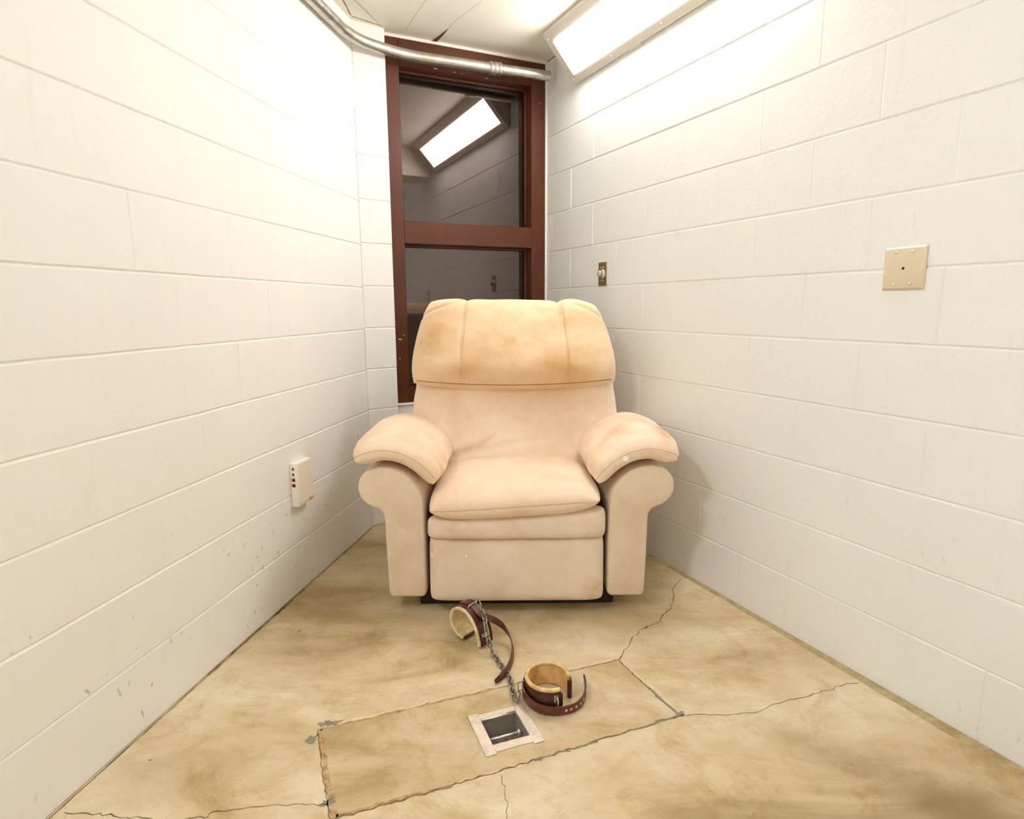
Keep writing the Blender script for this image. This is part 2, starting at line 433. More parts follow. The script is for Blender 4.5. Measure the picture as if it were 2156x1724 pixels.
cracks = [
 ([(.339, 1.809), (.374, 1.878), (.416, 1.952), (.45, 1.999), (.519, 2.04), (.552, 2.098), (.59, 2.152), (.622, 2.208), (.643, 2.308), (.703, 2.403)], .0032, 5),
 ([(.459, 1.536), (.513, 1.54), (.592, 1.539), (.675, 1.549), (.759, 1.589), (.856, 1.621), (.912, 1.643), (.996, 1.676), (1.036, 1.683)], .0022, 6),
 ([(-1.021, 1.219), (-.96, 1.216), (-.901, 1.208), (-.833, 1.202), (-.75, 1.196), (-.696, 1.203), (-.677, 1.219), (-.589, 1.229), (-.484, 1.239), (-.428, 1.234)], .0028, 7),
 ([(-.029, 1.322), (-.024, 1.28), (-.014, 1.238), (-.016, 1.193), (-.01, 1.14)], .0015, 8)]
for pts, w, sd in cracks: ribbon(bm, pts, w, Zc, 1, jitter=.0045, seed=sd, sub=5)
def blob(bm, c, r, z, mi, seed, asp=.6, ang=.3, n=22):
    rs = random.Random(seed); vs = []
    for i in range(n):
        a = 2*PI*i/n; rr = r*rs.uniform(.45, 1.15); u, v = math.cos(a)*rr, math.sin(a)*rr*asp
        vs.append(bm.verts.new(V((c[0]+u*math.cos(ang)-v*math.sin(ang), c[1]+u*math.sin(ang)+v*math.cos(ang), z))))
    f = bm.faces.new(vs); f.material_index = mi
blob(bm, (-.497, 1.514), .035, Zc, 2, 1, .3, .35); blob(bm, (-.535, 1.452), .022, Zc, 2, 2, .7, .9); blob(bm, (-.43, 1.243), .022, Zc, 2, 3, .6, .6)
blob(bm, (.464, 1.545), .022, Zc, 2, 4, .5, .9); blob(bm, (.427, 1.606), .012, Zc, 2, 9, .4, -1.1); blob(bm, (-.52, 1.512), .02, Zc+.0002, 2, 5)
blob(bm, (.55, 2.095), .007, Zc, 1, 14, .5, 1); blob(bm, (.47, 2.01), .009, Zc, 1, 11, .4, .9)
blob(bm, (-.755, 2.0), .008, Zc, 1, 6, .5, .6); blob(bm, (-.757, 2.012), .006, Zc, 1, 7, .3, .6); blob(bm, (-.58, 2.50), .006, Zc, 1, 8, .5, .6)
blob(bm, (-.92, 1.38), .005, Zc, 1, 18); blob(bm, (-.10, 2.02), .006, Zc, 1, 12)
# brown and chalky edges of the slab patch
ribbon(bm, [padq[0], (-.455, 1.315), padq[3]], .014, Zc*.8, 3, jitter=.003, seed=3, sub=10)
ribbon(bm, [(-.530, 1.491), (-.464, 1.318), (-.412, 1.197)], .003, Zc, 1, jitter=.0025, seed=31, sub=12)
ribbon(bm, [padq[0], (-.249, 1.594), (-.021, 1.677)], .009, Zc*.8, 3, jitter=.003, seed=4, sub=14)
ribbon(bm, [(-.52, 1.500), (-.249, 1.602), (-.021, 1.686), (.183, 1.762), (.336, 1.817)], .009, Zc*.9, 4, jitter=.004, seed=5, sub=14)
ribbon(bm, [(-.021, 1.676), (.183, 1.754), (.336, 1.811)], .0028, Zc, 1, jitter=.002, seed=6, sub=14)
ribbon(bm, [padq[1], (.366, 1.742), (.415, 1.638), padq[2]], .004, Zc, 1, jitter=.003, seed=7, sub=12)
ribbon(bm, [(.345, 1.813), (.374, 1.744), (.424, 1.638), (.462, 1.55)], .008, Zc*.8, 4, jitter=.003, seed=8, sub=10)
ribbon(bm, [(.40, 1.668), (.43, 1.60), padq[2]], .008, Zc*1.1, 2, jitter=.003, seed=17, sub=8)
ribbon(bm, [padq[3], (-.255, 1.250), (-.026, 1.340), (.196, 1.431), padq[2]], .0055, Zc, 1, jitter=.0035, seed=9, sub=16)
ribbon(bm, [(-.40, 1.203), (-.255, 1.256), (-.15, 1.29)], .010, Zc*.8, 3, jitter=.003, seed=10, sub=10)
ribbon(bm, [(-.15, 1.284), (-.026, 1.333), (.1, 1.385)], .006, Zc*.8, 4, jitter=.003, seed=20, sub=10)
ribbon(bm, [(.05, 1.368), (.14, 1.406), (.22, 1.438)], .0055, Zc*1.2, 2, jitter=.003, seed=12, sub=12)
ribbon(bm, [(.30, 1.472), (.38, 1.503), padq[2]], .005, Zc*1.2, 2, jitter=.003, seed=13, sub=8)
# dirty gap at the foot of the left wall
for s0, s1, w, sd in ((1.55, 1.98, .010, 1), (1.98, 2.15, .014, 2), (.6, 1.55, .004, 3), (2.15, 2.85, .004, 4)):
    ribbon(bm, [(OL+DL*s0+NL*.004)[:2], (OL+DL*s1+NL*.004)[:2]], w, Zc*1.3, 5, jitter=.0015, seed=sd, sub=26)
fl = struct(link('floor', bm, [M['floor'], M['crack'], M['patch'], M['rust'], M['edge'], M['gap']]))
add_stain_shade(fl, lambda c: stain_shade_at(c.x, c.y))
bm = flat('pad', padq, [hole], .02, None)
pd = struct(link('floor_patch', bm, M['pad'])); add_stain_shade(pd, lambda c: stain_shade_at(c.x, c.y)*.8)
pd.name = 'floor'
# grout strip along the right wall
bm = bmesh.new(); n = 90; A, B_, Cc = [], [], []
for i in range(n+1):
    s = -.7 + (sR+.7)*i/n; t = 1-i/n
    w = .014 + .030*max(0, (1.6-s)/1.6)*1 + noise.noise(V((s*14, 0, 0)))*.003 if s < 1.6 else .014 + noise.noise(V((s*14, 0, 0)))*.003
    A.append(bm.verts.new(OR+DR*s+NR*.001+Z*.006)); B_.append(bm.verts.new(OR+DR*s+NR*w*.8+Z*.005)); Cc.append(bm.verts.new(OR+DR*s+NR*(w+.003)+Z*.0004))
for i in range(n):
    bm.faces.new((A[i], A[i+1], B_[i+1], B_[i])); bm.faces.new((B_[i], B_[i+1], Cc[i+1], Cc[i]))
bmesh.ops.recalc_face_normals(bm, faces=bm.faces[:])
if sum(f.normal.z for f in bm.faces) < 0: bmesh.ops.reverse_faces(bm, faces=bm.faces[:])
struct(link('baseboard_right', bm, M['grout']))

# ------------------------------------------------------------------ window: steel frame, transom bar, two panes
def wm(o): return Matrix((( E1.x, -NW.x, 0, o.x), (E1.y, -NW.y, 0, o.y), (0, 0, 1, 0), (0, 0, 0, 1)))   # local: x along wall to the right, y away from the room, z up
WM = wm(CW)
win = bpy.data.objects.new('window_1', None); C.objects.link(win); win.location = CW; win['kind'] = 'structure'
bm = bmesh.new()
RX = .081      # glass recess
def fb(x0, x1, z0, z1, y0=0, y1=.16):
    b2 = bmesh.new(); box(b2, (x0, y0, z0), (x1, y1, z1), WM); bevel(b2, .0018, 1)
    me = bpy.data.meshes.new('t'); b2.to_mesh(me); b2.free(); bm.from_mesh(me); bpy.data.meshes.remove(me)
fb(-.905, -.818, .622, 2.412)      # left stile
fb(-.092, -.006, .622, 2.412)      # right stile
fb(-.818, -.092, 2.292, 2.412)     # head
fb(-.818, -.092, 1.446, 1.557)     # middle rail
fb(-.818, -.092, .622, .70)        # bottom rail
# stop beads behind the glass line
for x0, x1, z0, z1 in ((-.818, -.806, .70, 1.446), (-.104, -.092, .70, 1.446), (-.818, -.092, 1.434, 1.446),
                       (-.818, -.806, 1.557, 2.292), (-.104, -.092, 1.557, 2.292), (-.818, -.092, 2.280, 2.292)):
    fb(x0, x1, z0, z1, RX-.022, RX-.004)
link('window_frame', bm, M['frame'], win, True, True)
for z0, z1 in ((.70, 1.446), (1.557, 2.292)):
    bm = bmesh.new(); box(bm, (-.817, RX, z0+.001), (-.093, RX+.006, z1-.001), WM)
    link('glass_pane', bm, M['glass'], win)
# chipped paint on the frame
bm = bmesh.new(); rs = random.Random(3)
for x, z, w, h in ((-.63, 2.301, .030, .006), (-.53, 2.298, .012, .005), (-.49, 2.296, .006, .004), (-.35, 2.294, .014, .003), (-.25, 2.352, .05, .003), (-.86, .96, .022, .006), (-.865, .86, .006, .008), (-.04, 2.21, .005, .008), (-.84, .98, .014, .003)):
    vs = []
    for i in range(9):
        a = 2*PI*i/9; r = rs.uniform(.6, 1.1)
        vs.append(bm.verts.new(WM @ V((x+math.cos(a)*w/2*r, -.0006, z+math.sin(a)*h/2*r))))
    bm.faces.new(vs)
link('paint_chip', bm, M['chip'], win)
# narrow plaster bead between the frame and the right wall, mortar sill under it, blackout behind
bm = bmesh.new(); box(bm, (-.009, -.006, 0), (.003, .06, HC), WM); struct(link('trim_2', bm, M['wall_r']))
bm = bmesh.new(); box(bm, (-.9, -.02, .612), (-.004, .05, .6235), WM); bevel(bm, .004, 2); struct(link('trim_3', bm, M['wall_w'], None, True, True))
bm = bmesh.new(); box(bm, (-.9, -.004, 2.412), (0, .08, HC), WM)
struct(link('trim_4', bm, M['ceil']))
bm = bmesh.new(); box(bm, (-1.5, .9, -.2), (.6, 1.0, 3.0), WM); struct(link('wall_outside', bm, M['night']))

# ------------------------------------------------------------------ corner light fixtures
def corner_fixture(name, label, O_, D_, N_, S0, S1, mlight, lit=(.16, .81)):
    FL = thing(name, label, 'light fixture', O_ + D_*((S0+S1)/2) + Z*2.25)
    LX, LZ = .186, .207
    def fx(s, d, z): return O_ + D_*s + N_*d + Z*z
    bm = bmesh.new()
    prof = [(.003, HC-.001), (.003, HC-LZ), (.014, HC-LZ-.006), (LX+.004, HC-.016), (LX+.004, HC-.001)]
    R0 = [bm.verts.new(fx(S0, *p)) for p in prof]; R1 = [bm.verts.new(fx(S1, *p)) for p in prof]
    bm.faces.new(R0); bm.faces.new(R1[::-1])
    for i in range(5): bm.faces.new((R0[i], R1[i], R1[(i+1) % 5], R0[(i+1) % 5]))
    bmesh.ops.recalc_face_normals(bm, faces=bm.faces[:]); bevel(bm, .004, 2)
    link('housing', bm, M['housing'], FL, True, True)
    a, b = V((.014, HC-LZ-.006)), V((LX+.004, HC-.016)); tt = (b-a).normalized(); nn = V((-tt.y, tt.x))
    if nn.y > 0: nn = -nn
    L_ = (b-a).length
    def facep(s, t, h): p = a + tt*(t*L_) + nn*h; return fx(s, p.x, p.y)
    bm = bmesh.new()
    vs = [bm.verts.new(facep(s, t, h)) for h in (-.002, .0025) for s, t in ((S0+.05, lit[0]), (S1-.05, lit[0]), (S1-.05, lit[1]), (S0+.05, lit[1]))]
    bm.faces.new(vs[:4]); bm.faces.new(vs[4:][::-1])
    for i in range(4): bm.faces.new((vs[i], vs[4+i], vs[4+(i+1) % 4], vs[(i+1) % 4]))
    bmesh.ops.recalc_face_normals(bm, faces=bm.faces[:])
    link('diffuser', bm, mlight, FL)
    for s, t in ((S1-.024, .075), (S1-.024, .9), (S1-.35, .08), (S1-.70, .08), (S0+.3, .08)):
        bm = bmesh.new(); bmesh.ops.create_uvsphere(bm, u_segments=10, v_segments=6, radius=.004)
        for v in bm.verts: v.co = v.co + facep(s, t, .001)
        link('screw', bm, M['housing'], FL, True)
    bm = bmesh.new(); tube(bm, [fx(S1-.46, .006, HC-LZ-.004), fx(S1-.54, .006, HC-LZ-.004)], .005, 8); link('latch', bm, M['housing'], FL, True)
corner_fixture('corner_light', 'long white fluorescent fixture with glowing diffuser in the corner of ceiling and right wall', OR, DR, NR, 1.42, 2.845, M['diffuser'])
corner_fixture('corner_light', 'second fluorescent fixture high on the left wall behind the viewer', OL, DL, NL, -.12, .72, M['diffuser2'])

# ------------------------------------------------------------------ conduit
CD = thing('conduit_pipe', 'bent steel conduit running high along the left wall and across the window', 'pipe', (-.6, 3.0, 2.31))
zc = 2.312
cpts = [OL+DL*1.05+NL*.030+Z*zc, OL+DL*1.6+NL*.030+Z*zc, OL+DL*2.2+NL*.030+Z*zc, OL+DL*2.50+NL*.030+Z*zc, OL+DL*2.66+NL*.031+Z*zc, V((-.722, 2.885, zc)), V((-.678, 2.99, zc)),
        V((-.605, 3.075, zc)), V((-.52, 3.143, zc)), V((-.44, 3.190, zc)), V((-.333, 3.236, zc)), V((-.20, 3.290, zc)), V((-.08, 3.341, zc)), V((.065, 3.394, zc)), V((.205, 3.452, zc))]
sp = spline(cpts, 8)
bm = bmesh.new(); tube(bm, sp, .0245, 24); link('pipe', bm, M['conduit'], CD, True, True)
d = (V((.065, 3.394, zc))-V((-.08, 3.341, zc))).normalized(); c0 = V((-.074, 3.343, zc))
bm = bmesh.new(); pp, rr = [], []
for i in range(31):
    t = i/30; pp.append(c0 + d*(t-.5)*.068); rr.append(.0265+.0048*abs(math.sin(t*PI*3))**.6)
tube(bm, pp, rr, 24); link('coupling', bm, M['conduit'], CD, True)
bm = bmesh.new(); e = OL+DL*2.27+NL*.0
tube(bm, [e+NL*.002+Z*(zc-.045), e+NL*.012+Z*(zc-.030), e+NL*.03+Z*(zc-.0262), e+NL*.052+Z*(zc-.014), e+NL*.057+Z*zc, e+NL*.048+Z*(zc+.018), e+NL*.03+Z*(zc+.0262), e+NL*.004+Z*(zc+.03)], .005, 8)
link('strap_clip', bm, M['conduit'], CD, True)

# ------------------------------------------------------------------ wall plates
def wall_mat(O, D, N, s, z):   # local x along D, y out of the wall, z up
    return Matrix(((D.x, N.x, 0, (O+D*s).x), (D.y, N.y, 0, (O+D*s).y), (0, 0, 1, z), (0, 0, 0, 1)))
PM = wall_mat(OR, DR, NR, 1.092, 1.220)
PL = thing('blank_wall_plate', 'square ivory wall plate with a small black center hole on the right wall', 'wall plate', PM.translation)
bm = bmesh.new()
o1, o2 = .0575, .0525
lo = [bm.verts.new(PM @ V((x*o1, .0, z*o1))) for x, z in ((-1, -1), (1, -1), (1, 1), (-1, 1))]
md = [bm.verts.new(PM @ V((x*o1, .004, z*o1))) for x, z in ((-1, -1), (1, -1), (1, 1), (-1, 1))]
hi = [bm.verts.new(PM @ V((x*o2, .0085, z*o2))) for x, z in ((-1, -1), (1, -1), (1, 1), (-1, 1))]
bm.faces.new(hi); bm.faces.new(lo[::-1])
for i in range(4):
    j = (i+1) % 4; bm.faces.new((lo[i], lo[j], md[j], md[i])); bm.faces.new((md[i], md[j], hi[j], hi[i]))
bmesh.ops.recalc_face_normals(bm, faces=bm.faces[:]); bevel(bm, .0008, 2)
link('plate', bm, M['ivory'], PL, True, True)
def disc(bm, Mx, x, z, y0, y1, r, seg=14, dome=0):
    tube(bm, [Mx @ V((x, y0, z)), Mx @ V((x, y1, z))], r, seg)
for x in (-.0225, .0225):
    for z in (-.0425, .0425):
        bm = bmesh.new(); bmesh.ops.create_uvsphere(bm, u_segments=12, v_segments=8, radius=.0042)
        for v in bm.verts: v.co = PM @ (V((x, .0085, z)) + V((v.co.x, v.co.y*.6, v.co.z)))
        link('screw', bm, M['steel'], PL, True)
bm = bmesh.new(); disc(bm, PM, 0, 0, .006, .0089, .0036); link('center_hole', bm, M['hole'], PL)
SM = wall_mat(OR, DR, NR, 2.572, 1.277)
SW = thing('rotary_switch', 'small brass switch plate with round knob on the right wall near the window', 'switch', SM.translation)
b2 = bmesh.new(); box(b2, (-.0345, 0, -.056), (.0345, .003, .056), SM); bevel(b2, .0008, 1); link('plate', b2, M['brass'], SW, True, True)
bm = bmesh.new(); tube(bm, [SM @ V((0, y, 0)) for y in (.002, .006, .008)], [.0235, .0225, .019], 24); link('bezel', bm, M['steel'], SW, True)
bm = bmesh.new(); bmesh.ops.create_uvsphere(bm, u_segments=18, v_segments=12, radius=.016)
for v in bm.verts: v.co = SM @ (V((0, .012, 0)) + V((v.co.x*.75, v.co.y*1.15, v.co.z*1.1)))
link('knob', bm, M['nickel'], SW, True)
for x in (-.008, .011):
    for z in (-.031, .031):
        bm = bmesh.new(); bmesh.ops.create_uvsphere(bm, u_segments=8, v_segments=6, radius=.0032)
        for v in bm.verts: v.co = SM @ (V((x, .003, z)) + v.co)
        link('screw', bm, M['steel'], SW, True)
# jack box on the left wall
BM = wall_mat(OL, DL, NL, 2.163, .4475)
BX = thing('jack_box', 'white plastic data jack box with two orange ports, low on the left wall', 'outlet box', BM.translation)
bm = bmesh.new(); box(bm, (-.058, 0, -.086), (.058, .030, .086), BM)
ed = [e_ for e_ in bm.edges]; bevel(bm, .003, 2)
link('cover', bm, [M['abs']], BX, True, True)
bm = bmesh.new(); box(bm, (-.046, .0298, -.076), (.055, .0312, .080), BM); link('face_panel', bm, M['abs_y'], BX)
bm = bmesh.new(); box(bm, (.026, .0302, -.084), (.0565, .0322, -.070), BM); bevel(bm, .001, 1); link('tab', bm, M['piping'], BX)
for i, z in enumerate((.066, .044, .022, .000)):
    org = i >= 2
    bm = bmesh.new(); box(bm, (-.0592, .006, z-.0065), (-.0578, .0215, z+.0065), BM)
    j = link('port', bm, M['orange'] if org else M['abs'], BX)
    if org: j['label'] = 'orange port'
    bm = bmesh.new()
    if org: box(bm, (-.0600, .012, z-.0045), (-.0591, .020, z+.0045), BM)
    else:
        for y0, y1, h in ((.012, .0155, .0052), (.0155, .0175, .0035), (.0175, .0200, .0018)): box(bm, (-.0600, y0, z-h), (-.0591, y1, z+h), BM)
    link('socket', bm, M['hole'], j)
    # sockets are sub-parts of their port
for z in (-.024, -.048):
    bm = bmesh.new(); box(bm, (-.0587, .008, z-.0075), (-.0578, .024, z+.0075), BM); bevel(bm, .0003, 1); link('blank_insert', bm, M['abs'], BX)

# ------------------------------------------------------------------ recliner
CX = .0135
RC = thing('recliner_chair', 'worn tan suede recliner armchair with padded headrest and rolled arms', 'armchair', (CX, 2.5, 0))
def pillow(name, P, Tf, Tb, m, nu=70, nv=60, mu=4, mv=4, parent=RC, groove=None, wr=.003, wear_shade=None, seedv=0, cr=.10, cp=4):
    """soft closed cushion over the sheet P(u,v); thickness Tf to the front, Tb behind"""
    if not callable(Tf): tf = Tf; Tf = lambda u, v: tf
    if not callable(Tb): tb = Tb; Tb = lambda u, v: tb
    bm = bmesh.new(); F, B, W = [], [], {}
    def mp(u, v): return P(u*(1-cr*abs(v)**cp), v*(1-cr*abs(u)**cp))
    for i in range(nu+1):
        u = math.sin(PI/2*(-1+2*i/nu)); fr, br = [], []
        for j in range(nv+1):
            v = math.sin(PI/2*(-1+2*j/nv)); e = 1e-3
            uc, vc = max(-1+e, min(1-e, u)), max(-1+e, min(1-e, v))
            p = mp(u, v); n = (mp(uc+e, vc)-mp(uc-e, vc)).cross(mp(uc, vc+e)-mp(uc, vc-e)); n.normalize()
            h = (max(0, 1-abs(u)**mu)*max(0, 1-abs(v)**mv))**.5
            edge = (i in (0, nu)) or (j in (0, nv))
            w = noise.fractal(V((p.x*7+seedv, p.y*7, p.z*7)), 1.0, 2.1, 3)*wr*min(1, h*1.5)
            g = groove(u, v) if groove else 0
            a = bm.verts.new(p + n*(Tf(u, v)*h + w - g)); fr.append(a)
            if wear_shade: W[a] = wear_shade(u, v)
            if edge: br.append(a)
            else:
                b_ = bm.verts.new(p - n*(Tb(u, v)*h)); br.append(b_)
        F.append(fr); B.append(br)
    for i in range(nu):
        for j in range(nv):
            bm.faces.new((F[i][j], F[i+1][j], F[i+1][j+1], F[i][j+1]))
            q = (B[i][j], B[i][j+1], B[i+1][j+1], B[i+1][j])
            if len(set(q)) >= 3:
                try: bm.faces.new(q)
                except ValueError: pass
    bm.verts.index_update(); vals = [min(.8, W.get(v, 0)*1.5) for v in bm.verts]
    o = link(name, bm, m, parent, True)
    at = o.data.attributes.new('wear_shade', 'FLOAT', 'POINT'); at.data.foreach_set('value', vals)
    return o
def g1(x, c, w): return math.exp(-((x-c)/w)**2)
def lerp(a, b, t): return a+(b-a)*t
# headrest: overhanging pillow in three sewn panels
def Phead(u, v):
    t = (v+1)/2
    hw = lerp(.440, .372, t**1.5) + .006*math.sin(PI*t)
    top = 1.150 - .016*(u+1)/2 + .009*g1(u, .72, .16) - .012*g1(u, .50, .07) - .006*g1(u, -.52, .06) + .004*g1(u, -.8, .2)
    bot = .802 - .022*(1-u*u)
    z = lerp(bot, top, t); y = 2.58 + .17*t
    return V((CX - .004 + u*hw - .004*t, y, z))
def ghead(u, v):
    s = .007*g1(u, -.52-.03*v, .014) + .007*g1(u, .53+.02*v, .014) + .006*g1(v, .98, .1)*(g1(u, -.52, .05)+g1(u, .53, .05))
    s += .010*g1(v-.70+.28*(abs(u)-.75)*2, 0, .05)*max(0, min(1, (abs(u)-.62)/.15))
    return s
def Thead(u, v): return .122*(1-.26*((v+1)/2)) + .003*math.cos(3*PI*u*.95) 
def whead(u, v):
    w = .50*g1(u, -.78, .22)*g1(v, .15, .5) + .42*g1(u, -.45, .35)*g1(v, -.5, .45) + .40*g1(u, .45, .3)*g1(v, -.7, .3) + .15*g1(v, -.8, .5)
    return max(0, min(.7, w*(.7+.6*noise.noise(V((u*3, v*2.5, 4))))))
pillow('headrest', Phead, Thead, .07, M['suede_h'], 110, 80, 5, 7, groove=ghead, wr=.007, wear_shade=whead, seedv=3, cr=.035, cp=4)
# lower back
def Pback(u, v):
    t = (v+1)/2; return V((CX-.002 + u*lerp(.454, .428, t**2), 2.548 + .115*t, lerp(.40, .822, t)))
def gback(u, v):
    r = 0
    for a_, cxx, k in ((1.1, -.50, .016), (.75, -.36, .015), (1.4, -.60, .010), (-1.0, .62, .006)):
        d_ = (u-cxx)*math.cos(a_) - (v+.55)*math.sin(a_)*.5
        r += k*g1(d_, 0, .03)*g1(v, -.55, .32)
    return r
pillow('backrest', Pback, lambda u, v: .070-.022*v, .10, M['suede'], 90, 60, 6, 6, groove=gback, wr=.005, seedv=9, cr=.03,
       wear_shade=lambda u, v: .20*g1(v, .75, .25)*(.6+.5*math.sin(u*4+1))+.12*g1(u, .25, .3)*g1(v, .3, .4), cp=5)
# seat cushion
def Pseat(u, v):   # v: front -1, back +1
    t = (v+1)/2; hw = .316 - .012*t
    y = lerp(2.062 - .012*(1-u*u), 2.60, t)
    z = .428 + .020*u*(1-t) + .004*(1-u*u) + .016*t
    return V((CX-.006 + u*hw, y, z))
pillow('seat_cushion', Pseat, lambda u, v: .060+.012*(1-u*u)*(1-v*v), lambda u, v: .052-.012*v, M['suede'], 90, 80, 5, 6, groove=lambda u, v: .0, wr=.004, seedv=5, cr=.05, cp=4,
       wear_shade=lambda u, v: .10+.08*noise.noise(V((u*2, v*2, 2))))
bm = bmesh.new(); sp_ = []
# front roll below the cushion and leg rest panel
def Proll(u, v):
    t = (v+1)/2; return V((CX + u*.323, 2.128, lerp(.294, .390+.018*u, t)))
pillow('seat_band', Proll, .052, .12, M['suede_f'], 80, 40, 8, 3.2, wr=.003, seedv=12, cr=.03)
def Pleg(u, v):
    t = (v+1)/2; return V((CX + u*(.3215-.002*t), 2.150 - .008*(1-t), lerp(.052+.004*(1-u*u)*0, .302, t)))
pillow('footrest', Pleg, lambda u, v: .064, .06, M['suede_f'], 90, 60, 14, 9, wr=.002, seedv=15, cr=.018, cp=8,
       wear_shade=lambda u, v: .6*g1(u, .86, .10)*g1(v, -.6, .35)*(.6+.5*noise.noise(V((u*9, v*5, 2))))+.35*g1(u, .45, .25)*g1(v, -.9, .12)+.1*g1(v, .9, .2))
# rolled arm bodies
def extrude_profile(name, pts, y0, y1, bev, m, parent, wear_shade=None):
    n = len(pts); P2 = [V((p[0], p[1])) for p in pts]
    ar = sum(P2[i].x*P2[(i+1) % n].y-P2[(i+1) % n].x*P2[i].y for i in range(n)); sg = 1 if ar > 0 else -1
    N2 = []
    for i in range(n):
        t = (P2[(i+1) % n]-P2[i-1]).normalized(); N2.append(V((t.y, -t.x))*sg)
    rings = []; bm = bmesh.new()
    def ring(y, ins): rings.append([bm.verts.new(V((p.x-q.x*ins, y, p.y-q.y*ins))) for p, q in zip(P2, N2)])
    for k in range(7):
        a_ = PI/2*k/6; ring(y0+bev*(1-math.sin(a_)), bev*(1-math.cos(a_)))
    rings.reverse(); 
    # reorder front (most inset) first
    rings.sort(key=lambda r: r[0].co.y)
    for k in range(1, 9): ring(y0+bev + (y1-y0-bev)*k/8, 0)
    for A_, B2 in zip(rings[:-1], rings[1:]):
        for i in range(n): bm.faces.new((A_[i], A_[(i+1) % n], B2[(i+1) % n], B2[i]))
    bm.faces.new(rings[0]); bm.faces.new(rings[-1][::-1])
    bmesh.ops.recalc_face_normals(bm, faces=bm.faces[:])
    o = link(name, bm, m, parent, True); at = o.data.attributes.new('wear_shade', 'FLOAT', 'POINT')
    at.data.foreach_set('value', [(wear_shade(v.co) if wear_shade else 0) for v in o.data.vertices]); return o
scroll = spline([(.4745, .34, 0), (.4755, .370, 0), (.483, .392, 0), (.500, .405, 0), (.522, .413, 0), (.546, .430, 0), (.562, .456, 0), (.5665, .484, 0), (.561, .512, 0), (.544, .536, 0), (.518, .550, 0), (.488, .557, 0), (.455, .556, 0), (.424, .547, 0), (.395, .531, 0), (.370, .507, 0), (.350, .478, 0), (.338, .444, 0), (.333, .405, 0), (.3315, .36, 0)], 4)
def arcpts(cx, cz, r, a0, a1, n=7): return [(cx+r*math.cos(math.radians(a0+(a1-a0)*i/n)), cz+r*math.sin(math.radians(a0+(a1-a0)*i/n))) for i in range(n+1)]
armP = arcpts(.449, .082, .020, 270, 360) + [(.4695, .10), (.471, .16), (.4725, .22), (.474, .29)] + [(p.x, p.y) for p in scroll] + [(.331, .30), (.331, .22), (.331, .15), (.331, .10)] + arcpts(.351, .082, .020, 180, 270) + [(.38, .062), (.42, .062)]
for sgn in (-1, 1):
    extrude_profile('arm', [(CX + sgn*x + (.004 if sgn > 0 else -.004), z) for x, z in armP], 2.128, 2.80, .011, M['suede_f'], RC,
                    wear_shade=lambda c: .16*g1(c.z, .08, .05)+.12*g1(c.z, .38, .05)+.05*abs(noise.noise(c*9)))
# arm pads, draped over the rolls
arc = spline([(.560, .580, 0), (.546, .596, 0), (.515, .608, 0), (.465, .616, 0), (.405, .604, 0), (.350, .572, 0), (.312, .532, 0), (.288, .492, 0)], 10)
def arcp(t):
    f = max(0, min(1, t))*(len(arc)-1); i = min(int(f), len(arc)-2); r = f-i; p = arc[i].lerp(arc[i+1], r)
    if t < 0: p = arc[0] + (arc[0]-arc[1])*(-t*(len(arc)-1))
    if t > 1: p = arc[-1] + (arc[-1]-arc[-2])*((t-1)*(len(arc)-1))
    return p
for sgn in (-1, 1):
    def Ppad(u, v, sgn=sgn):
        t = (u+1)/2
        if sgn > 0: t = 1-t
        p = arcp(t); k = (v+1)/2
        y = lerp(2.088, 2.66, k)
        x = lerp(p.x, p.x-.012*(1-t)+.0*t, k)
        return V((CX + sgn*(x+(.006)), y + .022*g1(t, 1, .4)*(1-k), p.y + .012*k - .02*max(0, k-.7)))
    def gp(u, v, sgn=sgn):
        r = .0045*g1(v, -.80+.05*math.sin(u*3), .022)*(1 if abs(u) < .96 else 0)
        for uu, a_ in ((-.35, .9), (.3, -.7), (.62, -1.2), (-.1, 1.5)):
            r += .006*g1((u*sgn-uu)*math.cos(a_)-(v+.75)*math.sin(a_), 0, .05)*g1(v, -.7, .25)
        return r
    def wp(u, v, sgn=sgn):
        n_ = noise.noise(V((u*3+sgn*5, v*3, 1)))
        return max(0, (.30 if sgn > 0 else .16)*g1(v, -.45, .55)*(.5+1.3*n_)) + .05
    pillow('arm_pad', Ppad, lambda u, v: .050+.012*(1-u*u), .044, M['suede'], 100, 80, 8, 5, groove=gp, wr=.006, wear_shade=wp, seedv=20+sgn*3, cr=.05, cp=4)
# shell behind and base
bm = bmesh.new()
sh = [(-.445, .10), (.445, .10), (.445, .80), (.40, 1.02), (.36, 1.09), (-.36, 1.10), (-.40, 1.02), (-.445, .80)]
def ysh(z): return 2.66 + .10*max(0, z-.4)/.6
F_ = [bm.verts.new(V((CX+x, ysh(z), z))) for x, z in sh]; B_ = [bm.verts.new(V((CX+x, ysh(z)+.13, z))) for x, z in sh]
bm.faces.new(F_); bm.faces.new(B_[::-1])
for i in range(8): bm.faces.new((F_[i], B_[i], B_[(i+1) % 8], F_[(i+1) % 8]))
bmesh.ops.recalc_face_normals(bm, faces=bm.faces[:]); bevel(bm, .025, 3)
link('back_shell', bm, M['suede_f'], RC, True, True)
bbox_obj('seat_frame', (CX-.328, 2.19, .075), (CX+.328, 2.66, .385), M['dark'], RC)
bbox_obj('base', (CX-.37, 2.195, 0), (CX+.37, 2.66, .072), M['dark'], RC, None, .006)  # its near-black colour also paints the shadow beneath the chair
